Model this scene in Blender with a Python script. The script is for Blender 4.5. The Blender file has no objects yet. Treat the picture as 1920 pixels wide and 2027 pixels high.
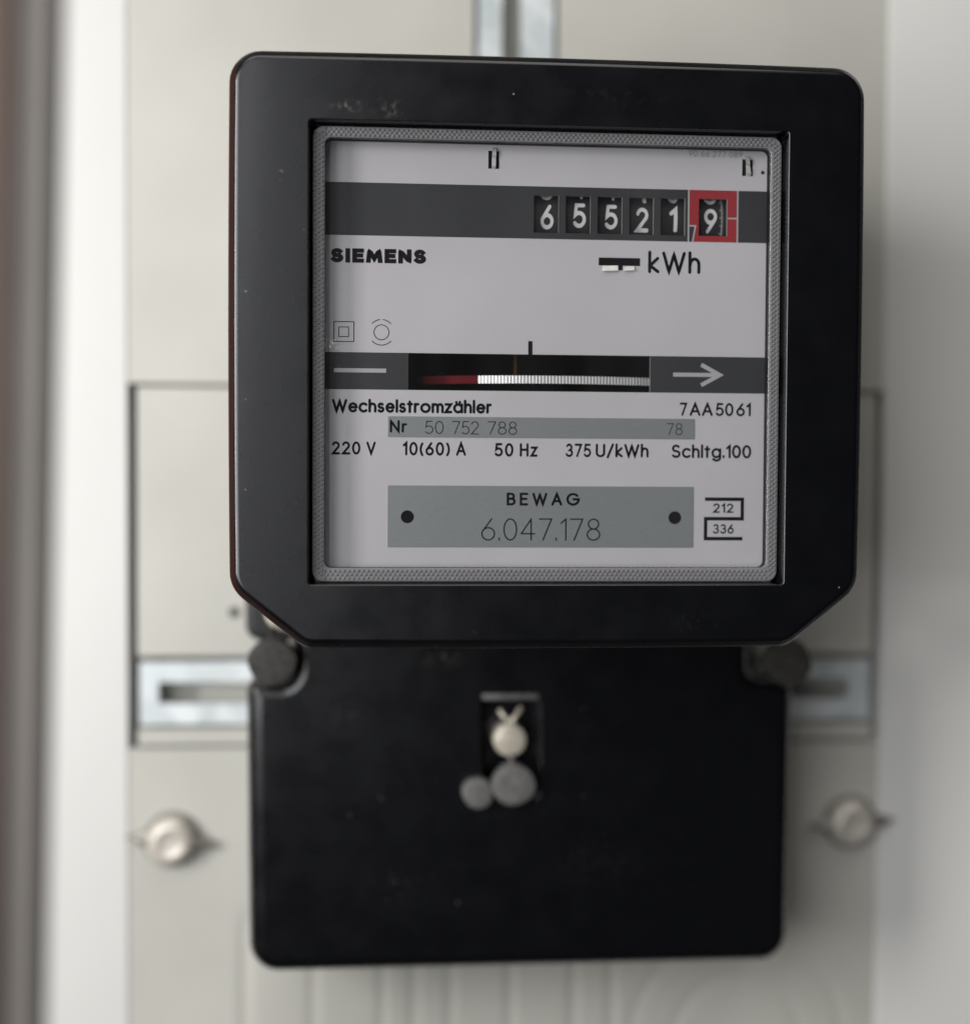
import bpy, bmesh, math, random
from mathutils import Matrix, Vector

random.seed(7)
S = 0.001                                   # everything below is written in millimetres
scene = bpy.context.scene
COL = scene.collection

# ------------------------------------------------------------------ camera
# world: X right along the wall, Y into the wall (0 = front face of the meter), Z up (0 = lower edge of the meter housing)
cam_d = bpy.data.cameras.new('camera')
cam = bpy.data.objects.new('camera', cam_d)
COL.objects.link(cam)
right = Vector((0.9973174, -0.07297499, 0.00571423))
down = Vector((0.00358059, -0.02933534, -0.99956321))
fwd = Vector((0.07311075, 0.99690225, -0.02899535))
m = Matrix.Identity(4)
for i in range(3):
    m[i][0], m[i][1], m[i][2] = right[i], -down[i], -fwd[i]
m.translation = Vector((-32.199, -257.781, 35.184)) * S
cam.matrix_world = m
cam_d.sensor_fit = 'HORIZONTAL'
cam_d.sensor_width = 36
cam_d.lens = 36 * 2500 / 1920
cam_d.clip_start = 0.005
cam_d.clip_end = 50
cam_d.dof.use_dof = True
cam_d.dof.focus_distance = 261 * S
cam_d.dof.aperture_fstop = 4.1
scene.camera = cam

# ------------------------------------------------------------------ world and light (indoors: soft room light, a window at the left)
world = bpy.data.worlds.new('World')
scene.world = world
world.use_nodes = True
bg = world.node_tree.nodes['Background']
bg.inputs[0].default_value = (0.94, 0.95, 1.0, 1)
bg.inputs[1].default_value = 0.03

def area(name, loc, target, sx, sy, power, col):
    d = bpy.data.lights.new(name, 'AREA')
    d.shape = 'RECTANGLE'; d.size = sx; d.size_y = sy; d.energy = power; d.color = col
    o = bpy.data.objects.new(name, d); COL.objects.link(o)
    o.location = loc
    o.rotation_euler = (Vector(target) - Vector(loc)).to_track_quat('-Z', 'Y').to_euler()
    return o
area('window_light', (-0.56, -0.33, 0.13), (0.0, 0.03, 0.01), 0.11, 0.42, 3.6, (1.0, 0.985, 0.955))
area('room_light', (-0.262, -0.42, 0.10), (0.0, 0.03, 0.03), 0.32, 0.44, 1.9, (0.97, 0.98, 1.0))
area('overhead_fill', (-0.16, -0.60, 1.25), (0.0, 0.05, 0.03), 1.2, 1.0, 8.0, (1.0, 0.965, 0.91))  # added fill from above, like ceiling bounce, to lift the dark right side

scene.view_settings.view_transform = 'Standard'
scene.view_settings.look = 'None'
scene.view_settings.exposure = 0
scene.view_settings.gamma = 1
scene.view_settings.use_curve_mapping = False

# ------------------------------------------------------------------ materials
def mat(name, col, rough=0.5, metal=0.0, spec=0.5, var=0.0, vscale=300, rvar=0.0, rscale=500, bump=0.0, bscale=3000, stretch=None):
    mt = bpy.data.materials.new(name); mt.use_nodes = True
    nt = mt.node_tree; b = nt.nodes['Principled BSDF']
    b.inputs['Roughness'].default_value = rough
    b.inputs['Metallic'].default_value = metal
    b.inputs['Specular IOR Level'].default_value = spec
    b.inputs['Base Color'].default_value = (*col, 1)
    tc = nt.nodes.new('ShaderNodeTexCoord')
    src = tc.outputs['Object']
    if stretch:
        mp = nt.nodes.new('ShaderNodeMapping'); mp.inputs['Scale'].default_value = stretch
        nt.links.new(src, mp.inputs[0]); src = mp.outputs[0]
    def noise(sc, detail=4):
        n = nt.nodes.new('ShaderNodeTexNoise'); n.inputs['Scale'].default_value = sc
        n.inputs['Detail'].default_value = detail; nt.links.new(src, n.inputs['Vector']); return n
    if var:
        n = noise(vscale); r = nt.nodes.new('ShaderNodeMapRange')
        r.inputs[1].default_value = 0.3; r.inputs[2].default_value = 0.7
        r.inputs[3].default_value = 1 - var; r.inputs[4].default_value = 1 + var
        nt.links.new(n.outputs[0], r.inputs[0])
        mx = nt.nodes.new('ShaderNodeMix'); mx.data_type = 'RGBA'; mx.blend_type = 'MULTIPLY'
        mx.inputs[0].default_value = 1; mx.inputs[6].default_value = (*col, 1)
        nt.links.new(r.outputs[0], mx.inputs[7]); nt.links.new(mx.outputs[2], b.inputs['Base Color'])
    if rvar:
        n = noise(rscale); r = nt.nodes.new('ShaderNodeMapRange')
        r.inputs[1].default_value = 0.3; r.inputs[2].default_value = 0.7
        r.inputs[3].default_value = rough - rvar; r.inputs[4].default_value = rough + rvar
        nt.links.new(n.outputs[0], r.inputs[0]); nt.links.new(r.outputs[0], b.inputs['Roughness'])
    if bump:
        n = noise(bscale, 2); bp = nt.nodes.new('ShaderNodeBump')
        bp.inputs['Strength'].default_value = bump; bp.inputs['Distance'].default_value = 0.0002
        nt.links.new(n.outputs[0], bp.inputs['Height']); nt.links.new(bp.outputs[0], b.inputs['Normal'])
    return mt

def bakelite(name, smudges):
    """black moulded plastic with a little dust film and pale rubbed marks at (x, z, radius) in mm"""
    mt = mat(name, (0.0019, 0.0021, 0.0033), rough=0.28, spec=0.5, rvar=0.04, rscale=120, bump=0.03, bscale=2500)
    nt = mt.node_tree; b = nt.nodes['Principled BSDF']; nd = nt.nodes; L = nt.links
    b.inputs['Coat Weight'].default_value = 0.45; b.inputs['Coat Roughness'].default_value = 0.10
    tc = nd.new('ShaderNodeTexCoord')
    # specks of dust
    v = nd.new('ShaderNodeTexVoronoi'); v.inputs['Scale'].default_value = 260; v.inputs['Randomness'].default_value = 1
    L.new(tc.outputs['Object'], v.inputs['Vector'])
    lt = nd.new('ShaderNodeMath'); lt.operation = 'LESS_THAN'; lt.inputs[1].default_value = 0.05
    L.new(v.outputs['Distance'], lt.inputs[0])
    sep = nd.new('ShaderNodeSeparateColor'); L.new(v.outputs['Color'], sep.inputs[0])
    gt = nd.new('ShaderNodeMath'); gt.operation = 'GREATER_THAN'; gt.inputs[1].default_value = 0.86
    L.new(sep.outputs[0], gt.inputs[0])
    ml = nd.new('ShaderNodeMath'); ml.operation = 'MULTIPLY'
    L.new(lt.outputs[0], ml.inputs[0]); L.new(gt.outputs[0], ml.inputs[1])
    total = ml.outputs[0]
    n = nd.new('ShaderNodeTexNoise'); n.inputs['Scale'].default_value = 700; n.inputs['Detail'].default_value = 6
    L.new(tc.outputs['Object'], n.inputs['Vector'])
    th = nd.new('ShaderNodeMapRange'); th.inputs[1].default_value = 0.5; th.inputs[2].default_value = 0.68
    L.new(n.outputs[0], th.inputs[0])
    for (x, z, rx, rz, k) in smudges:
        mp = nd.new('ShaderNodeMapping'); mp.vector_type = 'TEXTURE'
        mp.inputs['Location'].default_value = (x * S, 0, z * S); mp.inputs['Scale'].default_value = (rx * S, 1, rz * S)
        L.new(tc.outputs['Object'], mp.inputs[0])
        ln = nd.new('ShaderNodeVectorMath'); ln.operation = 'LENGTH'; L.new(mp.outputs[0], ln.inputs[0])
        mr = nd.new('ShaderNodeMapRange'); mr.inputs[1].default_value = 1; mr.inputs[2].default_value = 0.2
        mr.inputs[3].default_value = 0; mr.inputs[4].default_value = k
        L.new(ln.outputs['Value'], mr.inputs[0])
        q = nd.new('ShaderNodeMath'); q.operation = 'MULTIPLY'; L.new(mr.outputs[0], q.inputs[0]); L.new(th.outputs[0], q.inputs[1])
        a = nd.new('ShaderNodeMath'); a.operation = 'MAXIMUM'; L.new(total, a.inputs[0]); L.new(q.outputs[0], a.inputs[1])
        total = a.outputs[0]
    mx = nd.new('ShaderNodeMix'); mx.data_type = 'RGBA'
    mx.inputs[6].default_value = (0.0019, 0.0021, 0.0033, 1); mx.inputs[7].default_value = (0.22, 0.21, 0.2, 1)
    L.new(total, mx.inputs[0]); L.new(mx.outputs[2], b.inputs['Base Color'])
    return mt

M = {}
M['plastic'] = bakelite('black_plastic', [(-41, 109.4, 5, 1.5, 0.45), (-33.5, 109.2, 4.2, 2.4, 0.30), (-54.5, 95.5, 1.7, 1.8, 0.7), (-16, 2.6, 1.6, 1.3, 0.12), (30, 5, 9, 3, 0.02), (10, 113, 20, 3, 0.02)])
M['cover'] = bakelite('black_cover_plastic', [(-20, -10, 6, 3, 0.5), (-44, -24, 9, 5, 0.10), (20, -60, 16, 9, 0.04), (-30, -66, 14, 8, 0.05)])
M['lip'] = mat('black_plastic_lip', (0.014, 0.014, 0.016), 0.5, spec=0.4)
M['base'] = mat('black_base_plastic', (0.016, 0.017, 0.018), 0.5, spec=0.4)
M['dial'] = mat('pale_grey_dial_paint', (0.48, 0.467, 0.49), 0.55, spec=0.3, var=0.045, vscale=30)
M['band'] = mat('charcoal_dial_print', (0.034, 0.035, 0.038), 0.6, spec=0.25, var=0.12, vscale=5000)
M['red'] = mat('red_dial_print', (0.28, 0.026, 0.034), 0.55, spec=0.3, var=0.08, vscale=4000)
M['edge'] = mat('dial_cut_edge', (0.28, 0.28, 0.29), 0.5)
M['ink'] = mat('black_ink', (0.004, 0.004, 0.006), 0.7, spec=0.1)
M['ink_grey'] = mat('faint_grey_ink', (0.2, 0.2, 0.22), 0.6)
M['engrave'] = mat('thin_engraved_line', (0.006, 0.006, 0.008), 0.7, spec=0.1)
M['white_ink'] = mat('pale_grey_ink', (0.36, 0.36, 0.37), 0.55)
M['strip'] = mat('grey_label_metal', (0.215, 0.23, 0.235), 0.45, metal=0.15, var=0.06, vscale=900, stretch=(1, 1, 6))
M['drum'] = mat('black_number_drum', (0.018, 0.018, 0.02), 0.5, spec=0.35)
M['digit'] = mat('white_drum_digit', (0.55, 0.55, 0.56), 0.5)
M['dark'] = mat('black_interior', (0.006, 0.006, 0.007), 0.7, spec=0.2)
M['alu'] = mat('bright_aluminium', (0.93, 0.94, 0.94), 0.34, metal=0.35)
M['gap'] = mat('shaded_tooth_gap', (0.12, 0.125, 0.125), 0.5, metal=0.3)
M['redpaint'] = mat('dark_red_disc_paint', (0.095, 0.003, 0.006), 0.7, spec=0.15)
M['brass'] = mat('brass', (0.075, 0.038, 0.013), 0.55, metal=1.0)
M['tab'] = mat('bent_tin_tab', (0.72, 0.71, 0.70), 0.35, metal=0.5, rvar=0.08)
M['rim'] = mat('smoky_window_plastic', (0.19, 0.19, 0.197), 0.22, spec=0.9)
M['cream'] = mat('cream_panel_paint', (0.505, 0.497, 0.452), 0.42, spec=0.4, var=0.06, vscale=22, rvar=0.05)
M['white'] = mat('white_frame_paint', (0.70, 0.695, 0.672), 0.4, spec=0.4, var=0.02, vscale=9)
M['screw'] = mat('cream_zinc_screw', (0.66, 0.60, 0.50), 0.38, metal=0.35, var=0.12, vscale=900)
M['lead'] = mat('dull_lead', (0.20, 0.195, 0.19), 0.5, metal=0.5, var=0.25, vscale=700, bump=0.4, bscale=1500)
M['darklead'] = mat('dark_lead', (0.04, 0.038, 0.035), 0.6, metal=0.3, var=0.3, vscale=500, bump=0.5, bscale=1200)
M['knob'] = mat('painted_wing_screw', (0.60, 0.56, 0.50), 0.36, metal=0.25, var=0.06, vscale=300)
M['wing'] = mat('darker_wing_metal', (0.26, 0.245, 0.22), 0.45, metal=0.4, var=0.2, vscale=400)  # wings and washer, darker than the knob
M['wood'] = mat('brown_wood', (0.060, 0.030, 0.018), 0.5, var=0.3, vscale=60, stretch=(6, 6, 0.4))
M['casing'] = mat('red_brown_wood', (0.30, 0.08, 0.03), 0.45, var=0.25, vscale=30, stretch=(5, 5, 0.4))
M['doorpaint'] = mat('grey_door_paint', (0.125, 0.112, 0.10), 0.6, var=0.08, vscale=30)
M['dust'] = mat('pale_dust', (0.62, 0.6, 0.57), 0.9)

def zinc():
    mt = mat('galvanised_steel', (0.62, 0.66, 0.69), 0.42, metal=0.2, rvar=0.1, rscale=150)
    nt = mt.node_tree; b = nt.nodes['Principled BSDF']
    tc = nt.nodes.new('ShaderNodeTexCoord')
    v = nt.nodes.new('ShaderNodeTexVoronoi'); v.inputs['Scale'].default_value = 160
    nt.links.new(tc.outputs['Object'], v.inputs['Vector'])
    r = nt.nodes.new('ShaderNodeValToRGB')
    r.color_ramp.elements[0].color = (0.54, 0.59, 0.60, 1); r.color_ramp.elements[1].color = (0.74, 0.78, 0.79, 1)
    s = nt.nodes.new('ShaderNodeSeparateColor'); nt.links.new(v.outputs['Color'], s.inputs[0])
    nt.links.new(s.outputs[0], r.inputs[0]); nt.links.new(r.outputs[0], b.inputs['Base Color'])
    return mt
M['zinc'] = zinc()

def clear_pane():
    mt = bpy.data.materials.new('clear_window'); mt.use_nodes = True
    nt = mt.node_tree; nt.nodes.clear()
    o = nt.nodes.new('ShaderNodeOutputMaterial'); t = nt.nodes.new('ShaderNodeBsdfTransparent')
    t.inputs[0].default_value = (0.97, 0.97, 0.97, 1)
    g = nt.nodes.new('ShaderNodeBsdfGlossy'); g.inputs['Roughness'].default_value = 0.03
    f = nt.nodes.new('ShaderNodeFresnel')
    ge = nt.nodes.new('ShaderNodeNewGeometry'); io = nt.nodes.new('ShaderNodeMapRange')     # thin sheet: same reflectance on both faces
    io.inputs[3].default_value = 1.45; io.inputs[4].default_value = 1 / 1.45
    nt.links.new(ge.outputs['Backfacing'], io.inputs[0]); nt.links.new(io.outputs[0], f.inputs[0])
    mx = nt.nodes.new('ShaderNodeMixShader')
    nt.links.new(f.outputs[0], mx.inputs[0]); nt.links.new(t.outputs[0], mx.inputs[1]); nt.links.new(g.outputs[0], mx.inputs[2])
    df = nt.nodes.new('ShaderNodeBsdfDiffuse'); df.inputs[0].default_value = (0.8, 0.8, 0.82, 1)      # faint uneven haze mixed in as a dust film, lifts the blacks
    tc = nt.nodes.new('ShaderNodeTexCoord'); mp = nt.nodes.new('ShaderNodeMapping'); mp.inputs['Rotation'].default_value = (0, 0.6, 0); mp.inputs['Scale'].default_value = (60, 60, 14)
    nz = nt.nodes.new('ShaderNodeTexNoise'); nz.inputs['Scale'].default_value = 1.0; nz.inputs['Detail'].default_value = 5
    mr = nt.nodes.new('ShaderNodeMapRange'); mr.inputs[1].default_value = 0.35; mr.inputs[2].default_value = 0.75; mr.inputs[3].default_value = 0.001; mr.inputs[4].default_value = 0.007
    m3 = nt.nodes.new('ShaderNodeMixShader')
    nt.links.new(tc.outputs['Object'], mp.inputs[0]); nt.links.new(mp.outputs[0], nz.inputs['Vector']); nt.links.new(nz.outputs[0], mr.inputs[0])
    nt.links.new(mr.outputs[0], m3.inputs[0]); nt.links.new(mx.outputs[0], m3.inputs[1]); nt.links.new(df.outputs[0], m3.inputs[2])
    nt.links.new(m3.outputs[0], o.inputs[0])
    return mt
M['pane'] = clear_pane()

def translucent(mt, k):
    nt = mt.node_tree; b_ = nt.nodes['Principled BSDF']; out = [n for n in nt.nodes if n.type == 'OUTPUT_MATERIAL'][0]
    t = nt.nodes.new('ShaderNodeBsdfTransparent'); t.inputs[0].default_value = (0.8, 0.8, 0.82, 1)
    mx = nt.nodes.new('ShaderNodeMixShader'); mx.inputs[0].default_value = k
    nt.links.new(b_.outputs[0], mx.inputs[1]); nt.links.new(t.outputs[0], mx.inputs[2]); nt.links.new(mx.outputs[0], out.inputs[0])
translucent(M['rim'], 0.2)

# ------------------------------------------------------------------ mesh helpers
class MB:
    def __init__(self): self.v = []; self.f = []; self.mi = []
    def add(self, vs, fs, mi=0):
        o = len(self.v); self.v += vs; self.f += [tuple(i + o for i in f) for f in fs]; self.mi += [mi] * len(fs)
    def box(self, x0, x1, y0, y1, z0, z1, mi=0):
        self.add([(x0, y0, z0), (x1, y0, z0), (x1, y1, z0), (x0, y1, z0), (x0, y0, z1), (x1, y0, z1), (x1, y1, z1), (x0, y1, z1)],
                 [(0, 1, 5, 4), (1, 2, 6, 5), (2, 3, 7, 6), (3, 0, 4, 7), (4, 5, 6, 7), (3, 2, 1, 0)], mi)
    def loft(self, loops, cap0=False, cap1=False, mi=0):
        n = len(loops[0]); vs = [p for l in loops for p in l]; fs = []
        for k in range(len(loops) - 1):
            for i in range(n):
                j = (i + 1) % n
                fs.append((k * n + i, k * n + j, (k + 1) * n + j, (k + 1) * n + i))
        if cap0: fs.append(tuple(range(n - 1, -1, -1)))
        if cap1: fs.append(tuple((len(loops) - 1) * n + i for i in range(n)))
        self.add(vs, fs, mi)
    def lathe(self, prof, c, axis='Y', seg=40, mi=0):
        """prof = (radius, along) from back to front; along is measured on the axis"""
        loops = []
        for r, a in prof:
            l = []
            for i in range(seg):
                t = 2 * math.pi * i / seg
                if axis == 'Y': l.append((c[0] + r * math.cos(t), c[1] + a, c[2] + r * math.sin(t)))
                elif axis == 'X': l.append((c[0] + a, c[1] + r * math.cos(t), c[2] + r * math.sin(t)))
                else: l.append((c[0] + r * math.cos(t), c[1] + r * math.sin(t), c[2] + a))
            loops.append(l)
        self.loft(loops, True, True, mi)
    def tube(self, pts, r, seg=8, mi=0):
        loops = []
        P = [Vector(p) for p in pts]
        for i, p in enumerate(P):
            d = (P[min(i + 1, len(P) - 1)] - P[max(i - 1, 0)]).normalized()
            u = d.cross(Vector((0, 0, 1)) if abs(d.z) < 0.9 else Vector((1, 0, 0))).normalized(); w = d.cross(u)
            loops.append([tuple(p + r * (math.cos(2 * math.pi * k / seg) * u + math.sin(2 * math.pi * k / seg) * w)) for k in range(seg)])
        self.loft(loops, True, True, mi)
    def build(self, name, mats, parent=None, smooth=None, fill=None, bevel=0):
        me = bpy.data.meshes.new(name)
        me.from_pydata([(a * S, b * S, c * S) for a, b, c in self.v], [], self.f)
        for i, p in enumerate(me.polygons): p.material_index = self.mi[i]
        mats = mats if isinstance(mats, (list, tuple)) else [mats]
        for k in mats: me.materials.append(M[k])
        bm = bmesh.new(); bm.from_mesh(me)
        if fill:                                    # fill flat loops (outline plus holes) with triangles
            for loops in fill:
                es = []
                for l in loops:
                    vv = [bm.verts.new((a * S, b * S, c * S)) for a, b, c in l]
                    es += [bm.edges.new((vv[i], vv[(i + 1) % len(vv)])) for i in range(len(vv))]
                bmesh.ops.triangle_fill(bm, use_beauty=True, edges=es, normal=(0, -1, 0))
        if bevel:
            es = [e for e in bm.edges if len(e.link_faces) == 2 and e.calc_face_angle(0) > 0.6]
            bmesh.ops.bevel(bm, geom=es, offset=bevel * S, segments=2, affect='EDGES', profile=0.6)
        bmesh.ops.recalc_face_normals(bm, faces=bm.faces)
        bm.to_mesh(me); bm.free()
        if smooth:
            for p in me.polygons: p.use_smooth = True
            try: me.set_sharp_from_angle(angle=math.radians(smooth))
            except Exception: pass
        o = bpy.data.objects.new(name, me); COL.objects.link(o)
        if parent: attach(o, parent)
        return o

def attach(o, parent):
    o.parent = parent
    r = parent
    while r.parent: r = r.parent
    o.matrix_parent_inverse = Matrix.Translation(-r.location) if parent is r else Matrix.Identity(4)

def thing(name, loc, label, cat, group=None):
    o = bpy.data.objects.new(name, None); COL.objects.link(o)
    o.location = Vector(loc) * S; o.empty_display_size = 0.01
    return tag(o, label, cat, group)
def tag(o, label, cat, group=None):
    o['label'] = label; o['category'] = cat
    if group: o['group'] = group
    return o
def struct(o): o['kind'] = 'structure'; return o

def outline(poly, radii, inset, y, seg=8, bow=0.0, sub=1):
    """closed outline (x,z) at depth y: polygon moved inward by inset, corners rounded, long edges very slightly bowed"""
    n = len(poly); area2 = sum(poly[i][0] * poly[(i + 1) % n][1] - poly[(i + 1) % n][0] * poly[i][1] for i in range(n))
    if area2 < 0: poly = poly[::-1]; radii = radii[::-1]
    E = []
    for i in range(n):
        a, b = Vector(poly[i]), Vector(poly[(i + 1) % n]); d = (b - a).normalized(); nrm = Vector((-d.y, d.x))
        E.append((a + nrm * inset, d))
    P = []
    for i in range(n):
        p, d = E[i - 1]; q, e = E[i]
        cr = d.x * e.y - d.y * e.x
        t = ((q - p).x * e.y - (q - p).y * e.x) / cr
        P.append((p + d * t, cr))
    arcs = []
    for i in range(n):
        c, cr = P[i]; d0 = E[i - 1][1]; d1 = E[i][1]
        r = max(radii[i] - inset, 0.05) if cr > 0 else radii[i] + inset
        ang = math.acos(max(-1, min(1, d0.dot(d1)))); tl = r * math.tan(ang / 2)
        s0 = c - d0 * tl; sgn = 1 if cr > 0 else -1
        cen = s0 + Vector((-d0.y, d0.x)) * r * sgn
        pts = []
        for k in range(seg + 1):
            a = ang * k / seg * sgn; v = s0 - cen
            pts.append(cen + Vector((v.x * math.cos(a) - v.y * math.sin(a), v.x * math.sin(a) + v.y * math.cos(a))))
        arcs.append(pts)
    out = []
    for i in range(n):
        out += arcs[i]
        a, b = arcs[i][-1], arcs[(i + 1) % n][0]; d = E[i][1]; nr = Vector((d.y, -d.x))
        for k in range(1, sub):
            t = k / sub
            out.append(a.lerp(b, t) + nr * bow * 4 * t * (1 - t) * (b - a).length / 130)
    return [(p.x, y, p.y) for p in out]

def rect(x0, x1, z0, z1): return [(x0, z0), (x1, z0), (x1, z1), (x0, z1)]

def grid_plate(xs, zs, hole, y0, y1, mfun=lambda x, z: 0, wall_mi=0):
    """flat plate cut in a grid; cells for which hole(x, z) is true stay open, with real walls"""
    mb = MB(); xs = sorted(set(xs)); zs = sorted(set(zs))
    H = lambda i, j: not (0 <= i < len(xs) - 1 and 0 <= j < len(zs) - 1) or hole((xs[i] + xs[i + 1]) / 2, (zs[j] + zs[j + 1]) / 2)
    for i in range(len(xs) - 1):
        for j in range(len(zs) - 1):
            if H(i, j): continue
            a, b, c, d = xs[i], xs[i + 1], zs[j], zs[j + 1]
            mb.add([(a, y0, c), (b, y0, c), (b, y0, d), (a, y0, d)], [(0, 1, 2, 3)], mfun((a + b) / 2, (c + d) / 2))
            mb.add([(a, y1, c), (b, y1, c), (b, y1, d), (a, y1, d)], [(3, 2, 1, 0)], wall_mi)
            for (ii, jj, p, q) in ((i - 1, j, (a, d), (a, c)), (i + 1, j, (b, c), (b, d)), (i, j - 1, (a, c), (b, c)), (i, j + 1, (b, d), (a, d))):
                if H(ii, jj):
                    mb.add([(p[0], y0, p[1]), (p[0], y1, p[1]), (q[0], y1, q[1]), (q[0], y0, q[1])], [(0, 1, 2, 3)], wall_mi)
    return mb

# ------------------------------------------------------------------ lettering: single-stroke geometric alphabet
def A(cx, cy, rx, ry, a0, a1, n=18):
    return [(cx + rx * math.cos(math.radians(a0 + (a1 - a0) * k / n)), cy + ry * math.sin(math.radians(a0 + (a1 - a0) * k / n))) for k in range(n + 1)]
X = 0.71                                   # x-height
GL = {
 'S': ([A(.28, .755, .25, .245, 35, 262) + A(.28, .255, .28, .255, 82, -150)[0:]], .56),
 'I': ([[(0, 0), (0, 1)]], .0),
 'E': ([[(.5, 1), (0, 1), (0, 0), (.5, 0)], [(0, .52), (.44, .52)]], .5),
 'M': ([[(0, 0), (.08, 1), (.42, .22), (.76, 1), (.84, 0)]], .84),
 'N': ([[(0, 0), (0, 1), (.62, 0), (.62, 1)]], .62),
 'W': ([[(0, 1), (.27, 0), (.52, .93), (.77, 0), (1.04, 1)]], 1.04),
 'V': ([[(0, 1), (.33, 0), (.66, 1)]], .66),
 'A': ([[(0, 0), (.35, 1), (.7, 0)], [(.12, .32), (.58, .32)]], .7),
 'B': ([[(.28, .53), (0, .53), (0, 1), (.25, 1)] + A(.25, .765, .23, .235, 90, -90)[1:] + [(.28, .53)] + A(.28, .265, .26, .265, 90, -90)[1:] + [(0, 0), (0, .53)]], .54),
 'G': ([A(.46, .5, .46, .5, 42, 360, 30) + [(.5, .5)]], .92),
 'H': ([[(0, 0), (0, 1)], [(.58, 0), (.58, 1)], [(0, .52), (.58, .52)]], .58),
 'U': ([[(0, 1), (0, .28)] + A(.29, .28, .29, .28, 180, 360)[1:] + [(.58, 1)]], .58),
 '0': ([A(.28, .5, .28, .5, 90, 450, 32)], .56),
 '1': ([[(0, .8), (.22, 1), (.22, 0)]], .22),
 '2': ([A(.27, .73, .26, .27, 165, -32) + [(0, 0), (.56, 0)]], .56),
 '3': ([A(.26, .76, .23, .24, 150, -80) + A(.26, .265, .28, .265, 80, -155)], .54),
 '4': ([[(.44, 0), (.44, 1), (0, .3), (.6, .3)]], .6),
 '5': ([[(.5, 1), (.1, 1), (.04, .52)] + A(.25, .31, .29, .31, 120, -145)], .54),
 '6': ([[(.43, 1), (.06, .46)] + A(.28, .29, .28, .29, 145, 505, 28)], .56),
 '7': ([[(0, 1), (.54, 1), (.16, 0)]], .54),
 '8': ([A(.28, .765, .23, .235, -90, 270, 26), A(.28, .265, .28, .265, 90, 450, 28)], .56),
 '9': ([[(.13, 0), (.5, .54)] + A(.28, .71, .28, .29, -35, 325, 28)], .56),
 'e': ([[(.04, X * .52), (.56, X * .52)] + A(.3, X / 2, .28, X / 2, 4, 318, 26)[0:]], .58),
 'c': ([A(.32, X / 2, .32, X / 2, 48, 312, 24)], .54),
 'h': ([[(0, 1.04), (0, 0)], [(0, .34), (.02, .42)] + A(.24, .42, .22, X - .42, 160, 0, 12) + [(.46, 0)]], .46),
 's': ([A(.19, X * .75, .17, X * .25, 40, 265) + A(.19, X * .26, .19, X * .26, 85, -150)], .38),
 'l': ([[(0, 1.04), (0, 0)]], .0),
 't': ([[(.14, .92), (.14, 0)], [(0, X), (.3, X)]], .3),
 'r': ([[(0, X), (0, 0)], A(.2, .4, .2, X - .4, 180, 75, 8)], .26),
 'o': ([A(.33, X / 2, .33, X / 2, 90, 450, 30)], .66),
 'm': ([[(0, X), (0, 0)], A(.2, .44, .2, X - .44, 180, 0, 12) + [(.4, 0)], A(.6, .44, .2, X - .44, 180, 0, 12) + [(.8, 0)]], .8),
 'z': ([[(0, X), (.42, X), (0, 0), (.44, 0)]], .44),
 'ä': ([A(.31, X / 2, .31, X / 2, 90, 450, 28), [(.62, X), (.62, 0)], [(.16, .9), (.16, .93)], [(.44, .9), (.44, .93)]], .62),
 'k': ([[(0, 1.04), (0, 0)], [(.4, X), (.02, .32), (.42, 0)]], .42),
 'g': ([A(.31, X / 2, .31, X / 2, 90, 450, 28), [(.62, X), (.62, -.06)] + A(.32, -.06, .3, .24, 0, -150, 12)], .62),
 '(': ([A(.42, .45, .42, .66, 130, 230, 12)], .16),
 ')': ([A(-.26, .45, .42, .66, 50, -50, 12)], .16),
 '/': ([[(0, -.1), (.42, 1.05)]], .42),
 '.': ([[(0, 0), (0, .09)]], .0),
 ' ': ([], .26),
}
def dense(pl, step=0.12):
    out = [pl[0]]
    for a, b in zip(pl, pl[1:]):
        n = max(1, int(math.hypot(b[0] - a[0], b[1] - a[1]) / step))
        for k in range(1, n + 1): out.append((a[0] + (b[0] - a[0]) * k / n, a[1] + (b[1] - a[1]) * k / n))
    return out
def ribbon(pl, t, caps=True):
    """polyline -> flat band polygons of width t"""
    P = [Vector(p) for p in pl]; Q = [P[0]]
    for p in P[1:]:
        if (p - Q[-1]).length > 1e-5: Q.append(p)
    P = Q; n = len(P); closed = n > 3 and (P[0] - P[-1]).length < 1e-4
    if closed: P = P[:-1]; n -= 1
    Ls, Rs = [], []
    for i in range(n):
        a = P[i - 1] if (i or closed) else None; b = P[(i + 1) % n] if (i < n - 1 or closed) else None
        d0 = (P[i] - a).normalized() if a is not None else None; d1 = (b - P[i]).normalized() if b is not None else None
        if d0 is None: d0 = d1
        if d1 is None: d1 = d0
        nn = Vector((-d0.y - d1.y, d0.x + d1.x))
        nn = nn.normalized() if nn.length > 1e-6 else Vector((-d0.y, d0.x))
        k = max(0.42, nn.dot(Vector((-d0.y, d0.x))))
        Ls.append(P[i] + nn * t / 2 / k); Rs.append(P[i] - nn * t / 2 / k)
    polys = []
    for i in range(n if closed else n - 1):
        j = (i + 1) % n; polys.append([Rs[i], Rs[j], Ls[j], Ls[i]])
    if caps and not closed:
        for p, q in ((P[0], P[1]), (P[-1], P[-2])):
            d = (p - q).normalized(); a0 = math.atan2(d.y, d.x)
            polys.append([p + Vector((math.cos(a0 + b), math.sin(a0 + b))) * t / 2 for b in [math.pi * (k / 6 - .5) for k in range(7)]])
    return polys
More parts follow.
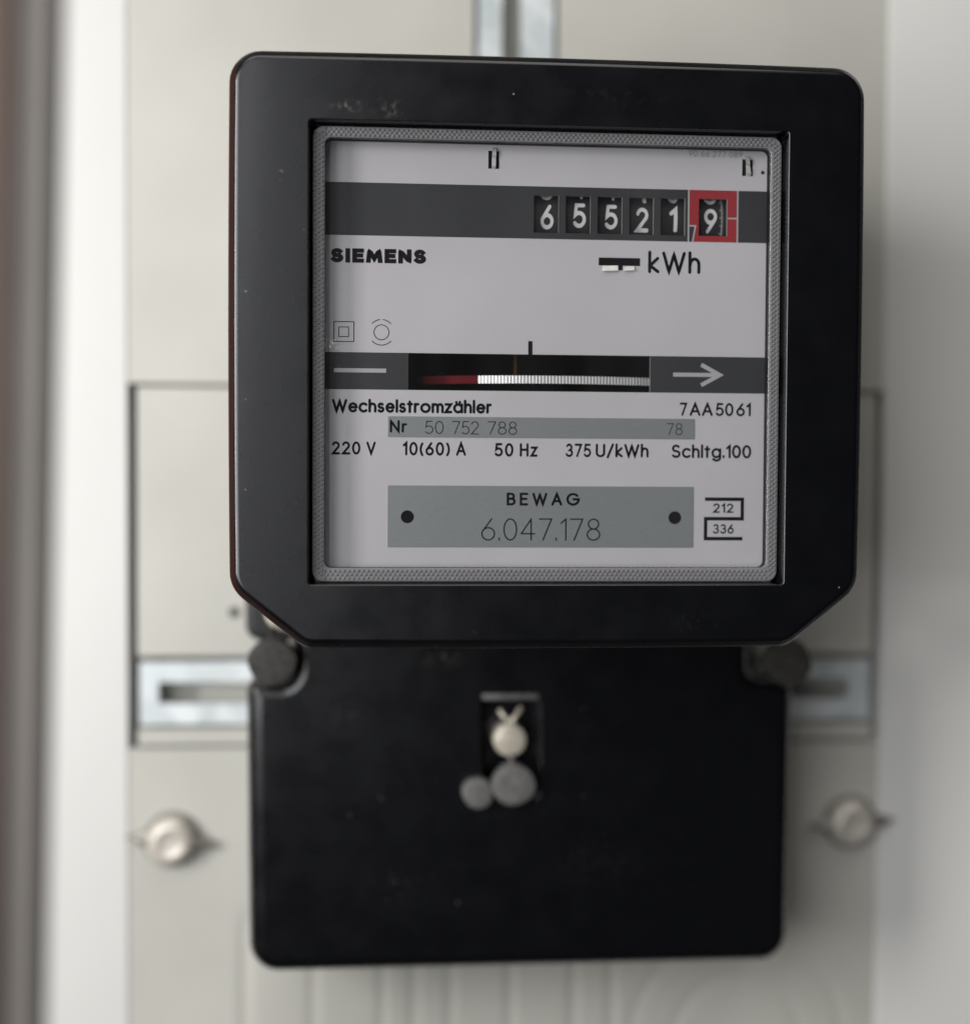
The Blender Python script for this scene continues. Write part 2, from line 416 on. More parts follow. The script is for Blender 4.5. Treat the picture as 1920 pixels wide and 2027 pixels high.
def text_polys(s, t, track=0.2, caps=True):
    """list of flat polygons, cap height 1 including stroke; returns polygons and the width"""
    x = 0; out = []
    for ch in s:
        strokes, w = GL[ch]
        if ch == ' ': x += w + track * .6; continue
        for st in strokes:
            pl = [(x + t / 2 + p[0] * (1 - t * .4), t / 2 + p[1] * (1 - t)) for p in dense(st)]
            if not caps:                       # square ends, flat tops
                def ext(p, q):
                    d = math.hypot(p[0] - q[0], p[1] - q[1]); return (p[0] + (p[0] - q[0]) / d * t / 2, p[1] + (p[1] - q[1]) / d * t / 2)
                if abs(pl[0][0] - pl[-1][0]) + abs(pl[0][1] - pl[-1][1]) > 1e-4: pl = [ext(pl[0], pl[1])] + pl[1:-1] + [ext(pl[-1], pl[-2])]
                out.append([[Vector((p.x, min(1, max(0, p.y)))) for p in poly] for poly in ribbon(pl, t, False)])
            else: out.append(ribbon(pl, t, True))
        x += w * (1 - t * .4) + t + track
    return out, x - track
DIAL_Y = 6.4
def lettering(s, x0, x1, z0, z1, t, matname, parent, track=0.2, caps=True, y=DIAL_Y, name='lettering'):
    strokes, w = text_polys(s, t, track, caps)
    sx = (x1 - x0) / w; sz = z1 - z0; mb = MB()
    for k, polys in enumerate(strokes):
        for q, pl in enumerate(polys):
            yy = y - 0.03 - 0.002 * (k % 4) - 0.0007 * (q % 3)
            mb.add([(x0 + p.x * sx, yy, z0 + p.y * sz) for p in pl], [tuple(range(len(pl)))])
    return mb.build(name, matname, parent)
def lines(pls, t, matname, parent, name, y=DIAL_Y, caps=False):
    mb = MB()
    for k, pl in enumerate(pls):
        for q, poly in enumerate(ribbon(pl, t, caps)):
            mb.add([(p.x, y - 0.03 - 0.002 * k - 0.0007 * (q % 3), p.y) for p in poly], [tuple(range(len(poly)))])
    return mb.build(name, matname, parent)
def patch(pts, matname, parent, name, y=DIAL_Y, th=0.03):
    mb = MB(); mb.add([(a, y - th, b) for a, b in pts], [tuple(range(len(pts)))]); return mb.build(name, matname, parent)

# ================================================================== THE SETTING
BY = 84.0                                   # front of the cream board
b = MB(); b.box(-170, 170, 93, 100, -190, 240); struct(b.build('back_board', 'cream'))
# upper panel with the cut-out for the upright rail
g = grid_plate([-104.5, -10.8, 12.0, 105.5], [59.2, 72, 230, 240], lambda x, z: -10.8 < x < 12 and 72 < z < 230, BY, BY + 3)
up = struct(g.build('upper_panel', 'cream', bevel=0.5, smooth=40))
# lower panel: pressed sheet with shallow upright beads and an arch
mb = MB(); gx = [-104.2 + 209.4 * i / 298 for i in range(299)]; gz = [-180 + 141.4 * j / 94 for j in range(95)]
beads = [(-71.5, 1.6, -82), (-53.2, 1.5, -84), (-34.4, 1.2, -84), (-25.8, 1.5, -86), (-15.8, 1.2, -86), (0.6, 1.2, -86), (18.1, 1.3, -86), (28.7, 1.2, -88)]
def hgt(x, z):
    h = 0
    for bx, w, top in beads:
        k = max(0, min(1, (top - z) / 5)); h += 0.5 * k * math.exp(-((x - bx) / w) ** 2)
    rr = math.hypot(x - 64, z + 122)
    for ra in (30, 18):
        h += 0.3 * math.exp(-((rr - ra) / 1.5) ** 2) * (1 if z > -140 else 0)
    return h
for z in gz:
    for x in gx: mb.v.append((x, BY + hgt(x, z), z))
W_ = len(gx)
for j in range(len(gz) - 1):
    for i in range(W_ - 1): mb.f.append((j * W_ + i, j * W_ + i + 1, (j + 1) * W_ + i + 1, (j + 1) * W_ + i)); mb.mi.append(0)
mb.box(-104.2, 105.2, BY, BY + 3, -38.6, -38.45)
struct(mb.build('lower_panel', 'cream', smooth=60))
# middle plate that carries the meter, a gap all round, a long opening for the cross rail
g = grid_plate([-99.9, 101.2], [-37.6, -33.2, -13.6, 58.2], lambda x, z: -33.2 < z < -13.6, BY, BY + 3)
plate = struct(g.build('mounting_plate', 'cream', bevel=0.45, smooth=40))
b = MB(); b.lathe([(1.4, .6), (1.4, -.25), (1.1, -.5), (0.3, -.55)], (-74.4, BY, -1.9), seg=20)
b.build('rivet', 'darklead', plate, smooth=50)
# galvanised rails
g = grid_plate([-99.5, -94.6, 94.6, 100.8], [-32.2, -26.6, -20.8, -15.4], lambda x, z: -94.6 < x < 94.6 and -26.6 < z < -20.8, BY + 0.6, BY + 3)
rail = tag(g.build('mounting_rail', 'zinc', bevel=0.6, smooth=40), 'horizontal galvanised rail with long slot, crossing behind the black terminal cover', 'rail', 'galvanised mounting rails')
g = grid_plate([-9.6, -3.2, 1.9, 10.8], [73, 80, 226, 229], lambda x, z: -3.2 < x < 1.9 and 80 < z < 226, BY + 0.8, BY + 3)
tag(g.build('mounting_rail', 'zinc', bevel=0.6, smooth=40), 'upright galvanised rail with slot, showing above the meter at the top edge', 'rail', 'galvanised mounting rails')
# white frame at both sides
def trim(x0, x1, y0, inner):
    mb = MB(); prof = []
    if inner > 0: prof = [(x0, BY + 8), (x0, y0), (x1 - 0.35, y0)] + [(x1 - 0.35 + 0.35 * math.sin(a), y0 + 0.35 - 0.35 * math.cos(a)) for a in [math.pi / 2 * k / 6 for k in range(1, 7)]] + [(x1, BY + 8)]
    else: prof = [(x1, BY + 8), (x1, y0), (x0 + 0.35, y0)] + [(x0 + 0.35 - 0.35 * math.sin(a), y0 + 0.35 - 0.35 * math.cos(a)) for a in [math.pi / 2 * k / 6 for k in range(1, 7)]] + [(x0, BY + 8)]
    mb.loft([[(x, y, -190) for x, y in prof], [(x, y, 240) for x, y in prof]], True, True)
    return mb
struct(trim(-170, -102.4, BY - 0.4, 1).build('frame_left', 'white', smooth=40))
struct(trim(103.4, 170, BY - 0.4, -1).build('frame_right', 'white', smooth=40))

mb = MB(); mb.box(-420, -172, 58, 96, -190, 240)
struct(mb.build('wooden_casing', 'casing', bevel=2))
# edge of an open door, very near the lens at the far left
dr = thing('door_edge', (-84, -90, -150), 'blurred grey and brown edge of an open door at the far left', 'door')
def tilt(x, z): return x + (z - 31) * 0.022
mb = MB()
for (xa, xb, nm, mt_) in ((-81.9, -77.2, 'door_lipping', 'doorpaint'), (-87, -82.0, 'door_leaf', 'wood')):
    mb = MB(); y0 = -90 if nm == 'door_lipping' else -91
    mb.add([(tilt(xx, zz), yy, zz) for zz in (-150, 220) for xx, yy in ((xa, y0), (xb, y0), (xb, -84), (xa, -84))],
           [(0, 1, 5, 4), (1, 2, 6, 5), (2, 3, 7, 6), (3, 0, 4, 7), (4, 5, 6, 7), (3, 2, 1, 0)])
    mb.build(nm, mt_, dr, bevel=0.5)

# ================================================================== THE METER
meter = thing('electricity_meter', (0, 60, -86), 'black electricity meter with pale dial, six number drums and black terminal cover', 'meter')

# housing: outer shell with filleted front edge and the window opening
HP = [(-65.2, 11.9), (-50.0, -0.4), (50.5, -0.4), (65.6, 11.9), (65.75, 120.5), (-65.25, 120.5)]
HR = [7, 5, 5, 7, 6.5, 6.5]
OPEN = rect(-49.2, 49.2, 12.8, 106.6)
mb = MB()
prof = [(1.6, 48), (0.9, 20), (0.3, 6), (0.0, 2.3), (0.02, 1.82), (0.08, 1.72), (0.86, .85), (0.95, .76), (1.15, .50), (1.42, .22), (1.75, .05), (2.1, 0)]
loops = [outline(HP, HR, i, y, 8, 0.35, 8) for i, y in prof]
mb.loft(loops)
inn = [outline(OPEN, [.6] * 4, i, y, 4) for i, y in [(-0.25, 0), (-0.08, .08), (0, .3), (0.05, 4.0), (0.05, 30)]]
mb.loft(inn)
housing = mb.build('housing', 'plastic', meter, smooth=35, fill=[[loops[-1], inn[0]]])
# thin moulding line round the back of the shell
mb = MB(); mb.loft([outline(HP, HR, i, y, 8, 0.35, 8) for i, y in [(1.4, 12.5), (-0.25, 12.6), (-0.35, 13.0), (-0.25, 13.5), (1.4, 13.6)]])
mb.build('housing_lip', 'lip', meter, smooth=40)
# base behind it
mb = MB(); BP = [(-66, -6.2), (66, -6.2), (66, 113), (-66, 113)]
mb.loft([outline([(-69, -6.8), (69, -6.8), (69, 113), (-69, 113)], [4] * 4, i, y, 6) for i, y in [(0, 83.5), (0, 63), (.6, 61.5), (2, 61)]], False, True)
mb.loft([outline(rect(-62, 62, 3, 112), [5] * 4, 0, y, 6) for y in (60.9, 40)], False, True)
mb.build('meter_base', 'base', meter, smooth=40)
# inside of the case
mb = MB(); mb.loft([outline(rect(-49.0, 49.0, 13.0, 106.4), [1] * 4, 0, y, 4) for y in (29.5, 29.6)], False, True)
mb.build('case_back', 'dark', meter)

# window: pebbled rim and clear pane
RY = 2.6
RO = rect(-48.6, 48.6, 13.15, 106.1); RI = rect(-46.1, 46.3, 16.0, 103.8)
mb = MB()
o = [outline(RO, [2.2] * 4, i, y, 6) for i, y in [(0.15, 9), (0, RY + .35), (.08, RY + .1), (.3, RY)]]
n = [outline(RI, [1.4] * 4, i, y, 6) for i, y in [(-0.28, RY + .05), (-0.1, RY + .1), (0, RY + .35), (0.0, DIAL_Y - 1.0)]]
mb.loft(o); mb.loft(n[:3]); mb.loft(n[2:], mi=1)
mb.loft([o[-1], n[0]])
rim = mb.build('window_rim', ['rim', 'dark'], meter, smooth=35)
mb = MB()                                    # pebbles: small pyramids in staggered rows
def pebble(x, z):
    r = 0.34; h = 0.19 + 0.06 * random.random(); a0 = random.random() * .5
    pts = [(x + r * math.cos(a0 + k * math.pi / 3), RY + 0.03, z + r * math.sin(a0 + k * math.pi / 3)) for k in range(6)]
    pt2 = [(x + r * .45 * math.cos(a0 + k * math.pi / 3), RY + 0.02 - h, z + r * .45 * math.sin(a0 + k * math.pi / 3)) for k in range(6)]
    mb.loft([pts, pt2], False, True)
for row, off in ((-48.05, 0), (-47.35, .5), (-46.65, 0)):
    z = 14.6 + off * .98
    while z < 104.8:
        pebble(row + random.uniform(-.05, .05), z); z += 0.98
for row, off in ((48.05, 0), (47.4, .5), (46.85, 0)):
    z = 14.6 + off * .98
    while z < 104.8:
        pebble(row + random.uniform(-.05, .05), z); z += 0.98
for row, off in ((105.5, 0), (104.95, .5), (104.35, 0), (15.35, 0), (14.6, .5), (13.85, 0)):
    x = -46.0 + off * .98
    while x < 46.2:
        pebble(x, row + random.uniform(-.05, .05)); x += 0.98
pb = mb.build('rim_pebbles', 'rim', rim, smooth=20); pb['kind'] = 'stuff'
mb = MB(); mb.loft([outline(RI, [1.4] * 4, 0.02, y, 6) for y in (RY + .5, RY + 1.1)], True, True)
mb.build('window_pane', 'pane', meter)

mb = MB()
def flake(x, z, r):
    n = 5; a0 = random.random() * 6
    mb.add([(x + r * random.uniform(.4, 1) * math.cos(a0 + 2 * math.pi * k / n), RY + .47, z + r * random.uniform(.4, 1) * math.sin(a0 + 2 * math.pi * k / n)) for k in range(n)], [tuple(range(n))])
for k in range(26): flake(random.gauss(-44.2, .9), random.gauss(61.6, .8), random.uniform(.05, .16))
for k in range(70): flake(random.uniform(-45.5, 45.5), random.uniform(17, 103), random.uniform(.02, .06))
for k in range(14): flake(random.uniform(-45, 45), 16.4 + abs(random.gauss(0, .6)), random.uniform(.03, .1))
ds = mb.build('dust_specks', 'dust', meter); ds['kind'] = 'stuff'
# dial: grey plate with charcoal bands, red field, openings for the drums and the rotor disc
wins = [(-2.95, 2.3), (3.75, 9.0), (10.5, 15.7), (17.2, 22.4), (23.9, 29.1), (32.05, 38.15)]
WZ = (86.05, 93.85); SLOT = (-29.0, 22.0, 52.9, 60.6); B1 = (84.75, 95.65); B2 = (52.9, 60.6); RED = (29.85, 40.35)
def dhole(x, z):
    if SLOT[0] < x < SLOT[1] and SLOT[2] < z < SLOT[3]: return True
    return WZ[0] < z < WZ[1] and any(a < x < b_ for a, b_ in wins)
def dmat(x, z):
    if B1[0] < z < B1[1]: return 2 if RED[0] < x < RED[1] else 1
    return 1 if B2[0] < z < B2[1] else 0
xs = [-48.4, 48.4, *RED, SLOT[0], SLOT[1]] + [v for w_ in wins for v in w_]
dial = grid_plate(xs, [12.9, 106.2, *B1, *B2, *WZ], dhole, DIAL_Y, DIAL_Y + 0.7, dmat, 3).build('dial_plate', ['dial', 'band', 'red', 'edge'], meter)

# dial print
def box_line(x0, x1, z0, z1, t): return [[(x0, z0), (x1, z0), (x1, z1), (x0, z1), (x0, z0)]]
lettering('SIEMENS', -45.1, -25.4, 79.1, 82.05, 0.30, 'ink', dial, track=0.13, caps=False)
lettering('kWh', 21.3, 32.5, 78.0, 82.6, 0.15, 'ink', dial, track=0.12)
lettering('Wechselstromzähler', -44.8, -11.5, 48.1, 50.9, 0.20, 'ink', dial, track=0.05)
for txt, xa, xb in (('7', 28.4, 29.95), ('AA', 30.5, 35.5), ('50', 36.1, 39.95), ('61', 40.55, 43.7)):
    lettering(txt, xa, xb, 48.05, 50.85, 0.165, 'ink', dial, track=0.10)
lettering('220 V', -44.8, -35.7, 39.35, 42.1, 0.178, 'ink', dial, track=0.15)
lettering('10(60) A', -30.1, -16.9, 39.25, 42.1, 0.178, 'ink', dial, track=0.16)
lettering('50 Hz', -10.9, -1.8, 39.15, 42.0, 0.178, 'ink', dial, track=0.16)
lettering('375', 4.1, 9.5, 39.15, 42.0, 0.17, 'ink', dial, track=0.15)
lettering('U/kWh', 10.5, 21.8, 39.15, 42.0, 0.17, 'ink', dial, track=0.10)
lettering('Schltg.100', 26.7, 43.9, 39.1, 41.95, 0.172, 'ink', dial, track=0.09)
lettering('212', 35.8, 40.2, 27.5, 29.5, 0.16, 'ink', dial, track=0.16)
lettering('336', 35.8, 40.3, 23.05, 25.1, 0.16, 'ink', dial, track=0.14)
lettering('90 66 277 089', 29.8, 41.3, 102.6, 103.9, 0.12, 'ink_grey', dial, track=0.2)
lines([[(34.0, 30.4), (42.1, 30.4), (42.1, 26.25), (34.2, 26.25), (34.2, 22.0), (42.2, 22.0)]], 0.74, 'ink', dial, 'circuit_mark')
lines(box_line(-44.4, -40.3, 62.8, 66.9, 0), 0.17, 'ink', dial, 'insulation_mark')
lines(box_line(-43.4, -41.4, 63.8, 65.8, 0), 0.16, 'ink', dial, 'insulation_mark')
lines([A(-34.6, 64.8, 1.55, 1.55, 0, 360, 40), A(-34.6, 64.8, 2.65, 2.65, 42, 84, 12), A(-34.6, 64.8, 2.65, 2.65, 96, 138, 12), A(-34.6, 64.8, 2.65, 2.65, 222, 318, 20)], 0.17, 'ink', dial, 'approval_mark')
patch(rect(-3.95, -3.05, 60.5, 63.4), 'ink', dial, 'disc_index')
lines([[(-44.4, 56.85), (-33.6, 56.85)]], 0.85, 'white_ink', dial, 'bar_mark', caps=False)
lines([[(26.9, 56.75), (36.2, 56.75)], [(32.9, 58.9), (36.9, 56.75), (32.9, 54.55)]], 0.85, 'white_ink', dial, 'arrow_mark')
# red field: pale edge lines and the decimal comma
lines([[(29.85, B1[0]), (29.85, B1[1])], [(40.35, B1[0]), (40.35, B1[1])], [(38.3, 89.8), (40.3, 89.8)], [(29.9, 88.1), (31.35, 88.1), (30.75, B1[0])]], 0.32, 'white_ink', dial, 'red_field_lines')
patch([(30.0, B1[0] + .02), (30.7, B1[0] + .02), (31.2, 87.95), (30.0, 87.95)], 'band', dial, 'decimal_comma', th=0.02)
# grey label strips screwed on the dial
def strip(x0, x1, z0, z1):
    mb = MB(); mb.loft([outline(rect(x0, x1, z0, z1), [.15] * 4, i, y, 3) for i, y in [(0, DIAL_Y + .05), (0, DIAL_Y - .1), (.05, DIAL_Y - .15)]], False, True)
    return mb.build('label_strip', 'strip', dial, smooth=30)
s1 = strip(-33.2, 31.6, 43.1, 47.4); s2 = strip(-33.2, 31.5, 20.1, 33.0)
LY = DIAL_Y - 0.15
lettering('Nr', -32.8, -29.2, 44.0, 46.6, 0.178, 'ink', dial, y=LY, track=0.14)
lettering('50', -25.5, -21.6, 43.8, 46.5, 0.066, 'engrave', dial, y=LY, track=0.12)
lettering('752', -19.8, -14.2, 43.75, 46.5, 0.066, 'engrave', dial, y=LY, track=0.12)
lettering('788', -12.4, -6.2, 43.75, 46.5, 0.066, 'engrave', dial, y=LY, track=0.14)
lettering('78', 25.6, 29.0, 43.95, 46.45, 0.066, 'engrave', dial, y=LY, track=0.16)
lettering('BEWAG', -8.3, 7.2, 28.9, 31.6, 0.185, 'ink', dial, y=LY, track=0.30)
lettering('6.047.178', -13.6, 11.6, 21.5, 26.2, 0.058, 'engrave', dial, y=LY, track=0.15)
for cx in (-29.1, 27.5):
    mb = MB(); mb.lathe([(1.35, 0.1), (1.35, -.05), (1.28, -.1)], (cx, LY, 26.45), seg=32); mb.build('strip_rivet', 'ink', dial)
# bent tin tabs that come through the dial
def clip(x, z, sz, tilt_):
    mb = MB(); mb.box(x - 1.15, x - .35, DIAL_Y - .02, DIAL_Y + .05, z - 2.0 * sz, z + 1.7 * sz); mb.box(x + .35, x + 1.1, DIAL_Y - .02, DIAL_Y + .05, z - 2.0 * sz, z + 1.6 * sz)
    c = mb.build('clip_slot', 'ink', dial)
    mb = MB(); P = [(-2.1, 0), (-1.6, -.55), (-.4, -.5), (.2, -.3), (.6, -.75), (1.8, -.7), (2.35, -.1)]
    L_ = [[(x - .42 + tilt_ * dz * .1, DIAL_Y + dy, z + dz * sz), (x + .42 + tilt_ * dz * .1, DIAL_Y + dy, z + dz * sz),
           (x + .42 + tilt_ * dz * .1, DIAL_Y + dy + .2, z + dz * sz), (x - .42 + tilt_ * dz * .1, DIAL_Y + dy + .2, z + dz * sz)] for dz, dy in P]
    mb.loft(L_, True, True); mb.build('clip_tab', 'tab', dial, smooth=50)
clip(-11.4, 101.1, 1.0, 0.3); clip(42.4, 100.7, 0.95, -1.2)
patch(rect(10.8, 19.6, 79.45, 81.1), 'ink', dial, 'tab_slot'); patch(rect(15.0, 15.9, 78.5, 79.5), 'ink', dial, 'tab_slot')
for (a, b_, c_, d_) in ((11.5, 14.9, 78.15, 79.5), (16.0, 18.4, 78.3, 79.45)):
    mb = MB(); mb.add([(a - .1, DIAL_Y - .75, c_), (b_, DIAL_Y - .6, c_ + .15), (b_, DIAL_Y - .1, d_), (a + .2, DIAL_Y - .1, d_ - .1),
                       (a - .1, DIAL_Y - .55, c_), (b_, DIAL_Y - .4, c_ + .15), (b_, DIAL_Y, d_), (a + .2, DIAL_Y, d_ - .1)],
                      [(0, 1, 2, 3), (4, 7, 6, 5), (0, 4, 5, 1), (1, 5, 6, 2), (2, 6, 7, 3), (3, 7, 4, 0)])
    mb.build('bent_tab', 'tab', dial, bevel=0.06)
mb = MB(); mb.lathe([(.35, .0), (.35, -.15), (.15, -.25)], (45.6, DIAL_Y, 99.6), seg=16); mb.build('brass_pin', 'brass', dial)

# number drums
DR = 9.9; DY = DIAL_Y + 1.3 + DR; DZ = 90.0
drums = [(0.0, 6, 0.0), (6.85, 5, .42), (13.6, 5, .25), (20.25, 2, -.25), (26.9, 1, -.08), (34.9, 9, -.2)]
for k, (cx, dg, dz) in enumerate(drums):
    a, b_ = wins[k]; w = (b_ - a) / 2 + .35; xc = (a + b_) / 2
    mb = MB(); mb.lathe([(DR - .5, -w), (DR, -w + .15), (DR, w - .15), (DR - .5, w)], (xc, DY, DZ), axis='X', seg=72)
    drum = mb.build('number_drum', 'drum', meter, smooth=30)
    mb = MB()
    for step in (-1, 0):
        d_ = (dg + step) % 10; hgt_ = 5.2
        strokes, wd = text_polys(str(d_), 0.165, 0)
        sx = 2.75 / max(wd, .55) * (1 if d_ != 1 else .95)
        for q, polys in enumerate(strokes):
            for pl in polys:
                vs = []
                for p in pl:
                    vv = (p.y - .5) * hgt_ - .35 + dz - step * 0.2 * math.pi * DR
                    al = vv / DR; rr = DR + .03 + .003 * q
                    vs.append((cx + (p.x - wd / 2) * sx, DY - rr * math.cos(al), DZ + rr * math.sin(al)))
                mb.add(vs, [tuple(range(len(vs)))])
    mb.build('digit', 'digit', drum)
    if k == 5:
        mb = MB()
        for i in range(-14, 15):
            al = (i * .33 + .1) / DR; al2 = al + .1 / DR; ln = .75 if i % 5 == 0 else .42
            vs = [(37.55 - ln, DY - (DR + .03) * math.cos(al), DZ + (DR + .03) * math.sin(al)), (37.55, DY - (DR + .03) * math.cos(al), DZ + (DR + .03) * math.sin(al)),
                  (37.55, DY - (DR + .03) * math.cos(al2), DZ + (DR + .03) * math.sin(al2)), (37.55 - ln, DY - (DR + .03) * math.cos(al2), DZ + (DR + .03) * math.sin(al2))]
            mb.add(vs, [(0, 1, 2, 3)])
        mb.build('graduation', 'digit', drum)

# rotor disc with fine teeth on the rim, red mark, brass spindle
RR = 70.0; RC = (2.0, DIAL_Y + 1.6 + RR, 55.5); NT = 620; hh = 0.82
mb = MB(); out = []
k0 = int(NT * 36 / 360)
for i in range(-k0, k0):
    for f_, r_ in ((0, RR), (.70, RR), (.74, RR - .25), (.96, RR - .25)):
        t = 2 * math.pi * (i + f_) / NT
        out.append((RC[0] + r_ * math.sin(t), RC[1] - r_ * math.cos(t)))
n_out = len(out)
for i in range(24, -25, -1):                  # inner edge of the annular disc
    t = math.radians(36) * i / 24; out.append((RC[0] + (RR - 9) * math.sin(t), RC[1] - (RR - 9) * math.cos(t)))
mb.loft([[(x, y, RC[2] - hh) for x, y in out], [(x, y, RC[2] + hh) for x, y in out]], True, True)
mb.mi = [(0 if i % 4 == 0 else 2) if i < n_out - 1 else 1 for i in range(len(mb.f))]  # dark reflection and shade painted in on flat faces and tooth gaps
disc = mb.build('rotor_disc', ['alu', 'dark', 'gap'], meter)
mb = MB(); N = 40; a0, a1 = math.asin((-25.6 - RC[0]) / RR), math.asin((-14.2 - RC[0]) / RR)
L0 = []
for i in range(N + 1):
    t = a0 + (a1 - a0) * i / N
    for r_ in (RR + .02, RR + .1):
        pass
    L0.append([(RC[0] + r_ * math.sin(t), RC[1] - r_ * math.cos(t), RC[2] + z_) for r_, z_ in ((RR - .2, -hh - .03), (RR + .06, -hh - .03), (RR + .06, hh + .03), (RR - .2, hh + .03))])
mb.loft(L0, True, True); mb.build('red_mark', 'redpaint', disc)
def rim_band(xa, xb, ex, mt_, nm):
    m2 = MB(); ta, tb = math.asin((xa - RC[0]) / RR), math.asin((xb - RC[0]) / RR); L_ = []
    for i in range(9):
        t = ta + (tb - ta) * i / 8
        L_.append([(RC[0] + r_ * math.sin(t), RC[1] - r_ * math.cos(t), RC[2] + z_) for r_, z_ in ((RR - .2, -hh - ex), (RR + .04 + ex, -hh - ex), (RR + .04 + ex, hh + ex), (RR - .2, hh + ex))])
    m2.loft(L_, True, True); m2.build(nm, mt_, disc)
rim_band(-36, -25.7, .02, 'dark', 'black_mark')
for xx in (-30.6, -29.9, -29.2): rim_band(xx, xx + .3, .05, 'alu', 'rim_tick')
mb = MB(); mb.lathe([(.6, 0), (.6, 12)], (-5.2, DIAL_Y + 13, 56.6), axis='Z', seg=24); mb.build('brass_post', 'brass', meter, smooth=40)
mb = MB(); mb.box(-30, 23, DIAL_Y + .75, DIAL_Y + 1.0, 51, 52.6); mb.build('slot_shelf', 'dark', meter)

# terminal cover with screw pocket
CY = 50.0
CP = [(-67.0, -87.5), (68.0, -87.5), (68.6, -14.8), (57.2, -14.8), (57.2, 6), (-57.0, 6), (-57.0, -14.8), (-67.8, -14.8)]
CR = [7.5, 7.5, 3, 2.5, 2, 2, 2.5, 3]
mb = MB()
loops = [outline(CP, CR, i, y, 8, 0.0, 1) for i, y in [(-0.6, 83), (0, CY + 6), (.25, CY + 3.4), (.8, CY + 1.9), (1.8, CY + .8), (3.0, CY + .2), (4.2, CY)]]
mb.loft(loops)
PK = rect(-10.2, 4.2, -44.5, -19.2)
pk = [outline(PK, [1.5] * 4, i, y, 4) for i, y in [(-0.4, CY), (-0.1, CY + .15), (0, CY + .6), (.3, CY + 7)]]
mb.loft(pk, False, True)
cover = mb.build('terminal_cover', 'cover', meter, smooth=40, fill=[[loops[-1], pk[0]]])
mb = MB(); mb.box(-10.0, 4.0, CY - .8, CY + 4, -19.9, -18.4); mb.build('pocket_ledge', 'lead', cover, bevel=0.4, smooth=40)
def slotted(c, r, h, y0, name, parent, mt_='screw', ang=0.3):
    mb = MB(); mb.lathe([(r, h), (r, .8), (r * .93, .25), (r * .75, 0)], (c[0], y0, c[1]), seg=36)
    s = mb.build(name, mt_, parent, smooth=40)
    mb = MB(); dx, dz = math.cos(ang), math.sin(ang); w = .3; l = r * .8
    P = [(c[0] + dx * l * a - dz * w * b_, c[1] + dz * l * a + dx * w * b_) for a, b_ in ((-1, -1), (1, -1), (1, 1), (-1, 1))]
    mb.loft([[(x, y0 + .3, z) for x, z in P], [(x, y0 - .06, z) for x, z in P]], True, True); mb.build('screw_slot', mt_, s)
    return s
slotted((-3.1, -30.0), 4.1, 7, CY - .5, 'cover_screw', cover, ang=0.1)
mb = MB(); mb.tube([(-3.1, CY + .5, -26.3), (-3.4, CY - .4, -25), (-5.0, CY, -23.6), (-5.6, CY + 1, -22.7)], .62); mb.tube([(-3.0, CY + .5, -26.3), (-2.6, CY - .4, -24.9), (-1.2, CY, -23.2), (-.4, CY + 1, -22.2)], .62)
mb.tube([(-4.3, CY - .2, -25.6), (-2, CY - .3, -25.3)], .8)
mb.build('twisted_wire', 'screw', cover, smooth=60)
# side screws of the housing, peeping out under its chamfers
slotted((-58.9, 1.2), 4.6, 8, 55, 'base_screw', meter, ang=.8)
slotted((59.2, 3.2), 4.2, 8, 57, 'base_screw', meter, ang=.2)

# ------------------------------------------------------------------ lead seals (hang on the meter)
def seal(c, r, y, th, name='seal_disc', parent=None, mt_='lead', seed=1, squash=1.0):
    rnd = random.Random(seed); mb = MB(); seg = 40
    ph = [rnd.uniform(0, 6.28) for _ in range(3)]
    loops = []
    for rr, yy in [(.82, th), (1, th * .8), (1.0, th * .3), (.93, .08), (.80, 0), (.6, -.06), (.3, -.1)]:
        loops.append([(c[0] + r * rr * math.cos(t) * (1 + .05 * math.sin(2 * t + ph[0]) + .025 * math.sin(5 * t + ph[1])), y + yy, c[1] + squash * r * rr * math.sin(t) * (1 + .03 * math.sin(3 * t + ph[2]))) for t in [2 * math.pi * k / seg for k in range(seg)]])
    mb.loft(loops, True, True)
    return mb.build(name, mt_, parent, smooth=50)
s = thing('wire_seal', (-2.2, CY, -45), 'pair of grey lead seal discs hanging below the screw of the terminal cover', 'seal', 'lead seals on the meter')
seal((-2.4, -40.4), 5.3, CY - 3.2, 3.0, parent=s, seed=3)
seal((-11.2, -42.4), 3.9, CY - 3.0, 2.6, parent=s, seed=5)
mb = MB(); mb.tube([(-8.2, CY - 1.6, -42.0), (-6.6, CY - 1.6, -41.5)], .7); mb.tube([(-2.6, CY - 1.5, -36), (-2.9, CY - .6, -34.2), (-3.0, CY + 1, -32.5)], .6)
mb.build('seal_wire', 'lead', s, smooth=60)
s = thing('wire_seal', (-60, 46, -16), 'dark lead seal under the lower left corner of the meter housing', 'seal', 'lead seals on the meter')
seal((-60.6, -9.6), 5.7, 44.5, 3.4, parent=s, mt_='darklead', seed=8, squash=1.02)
mb = MB(); mb.tube([(-60.4, 46, -5), (-61.6, 49, -3.5), (-60.6, 53, -2.4)], .55); mb.tube([(-58.4, 46, -5), (-57.2, 49, -4), (-57.6, 53, -2.6)], .55)
mb.build('seal_wire', 'darklead', s, smooth=60)
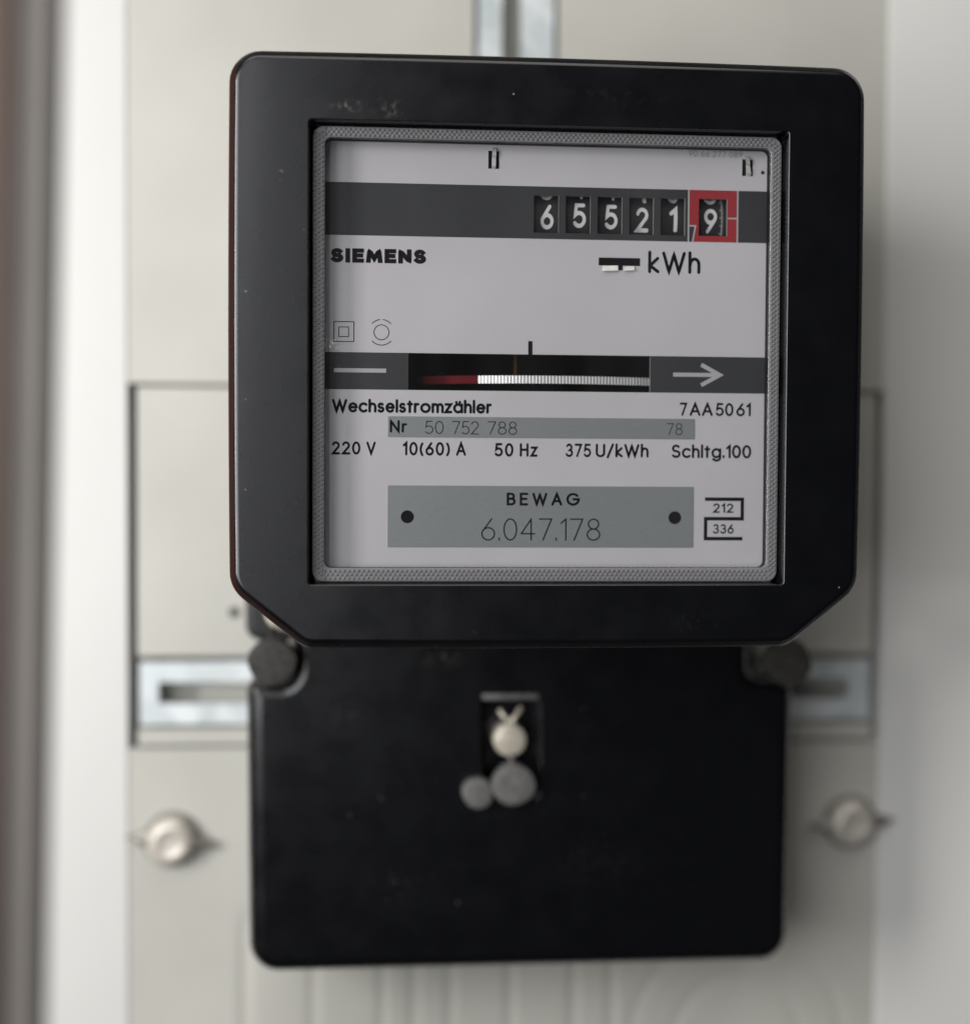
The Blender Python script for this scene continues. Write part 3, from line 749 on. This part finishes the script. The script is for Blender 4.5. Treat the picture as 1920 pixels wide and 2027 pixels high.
s = thing('wire_seal', (63, 46, -17), 'dark grey lead seal under the lower right corner of the meter housing', 'seal', 'lead seals on the meter')
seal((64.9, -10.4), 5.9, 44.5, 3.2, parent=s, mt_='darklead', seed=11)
mb = MB(); mb.tube([(63, 46.5, -5), (62, 50, -3.6), (60.6, 55, -2.2)], .55); mb.build('seal_wire', 'darklead', s, smooth=60)

# ------------------------------------------------------------------ wing screws of the board
def wing(c, label, flip, ang):
    t = thing('wing_screw', (c[0], BY, c[1]), label, 'screw', 'wing screws of the board')
    ca, sa = math.cos(ang), math.sin(ang)
    mb = MB(); mb.lathe([(7.6, .2), (7.6, -.5), (7.2, -.9), (4, -1.0)], (c[0], BY, c[1]), seg=40); mb.build('washer', 'wing', t, smooth=40)
    mb = MB(); seg = 40
    L_ = []
    for rr, yy in [(6.2, -.9), (6.5, -1.6), (6.3, -3.2), (5.6, -4.3), (4.6, -4.9), (3.6, -5.2), (2.9, -4.7), (1.2, -4.6)]:
        L_.append([(c[0] + rr * math.cos(q) * (1 + .05 * math.cos(3 * q + 1)), BY + yy, c[1] + rr * math.sin(q) * (1 + .04 * math.sin(2 * q))) for q in [2 * math.pi * k / seg for k in range(seg)]])
    mb.loft(L_, True, True); mb.build('knob', 'knob', t, smooth=60)
    for sgn in (1, -1):
        L_ = []
        for k in range(7):
            u = k / 6; r = 5.0 + 6.8 * u; hz = 2.6 * (1 - u) ** 1.5 + .9 * (1 - .4 * u); yy = -2.4 + .6 * u; th = 1.3 - .5 * u
            L_.append([(c[0] + sgn * (r * ca - zz * sa), BY + yy + y_, c[1] + sgn * r * sa + zz * ca) for zz, y_ in ((-hz, 0), (-hz * .6, -th), (hz * .6, -th), (hz, 0), (hz * .6, th), (-hz * .6, th))])
        mb = MB(); mb.loft(L_, True, True); mb.build('wing', 'wing', t, smooth=60)
wing((-90.8, -63.0), 'pale wing screw on the cream board left of the terminal cover', 1, -0.10)
wing((95.2, -60.8), 'shaded wing screw on the cream board right of the terminal cover', -1, 0.06)
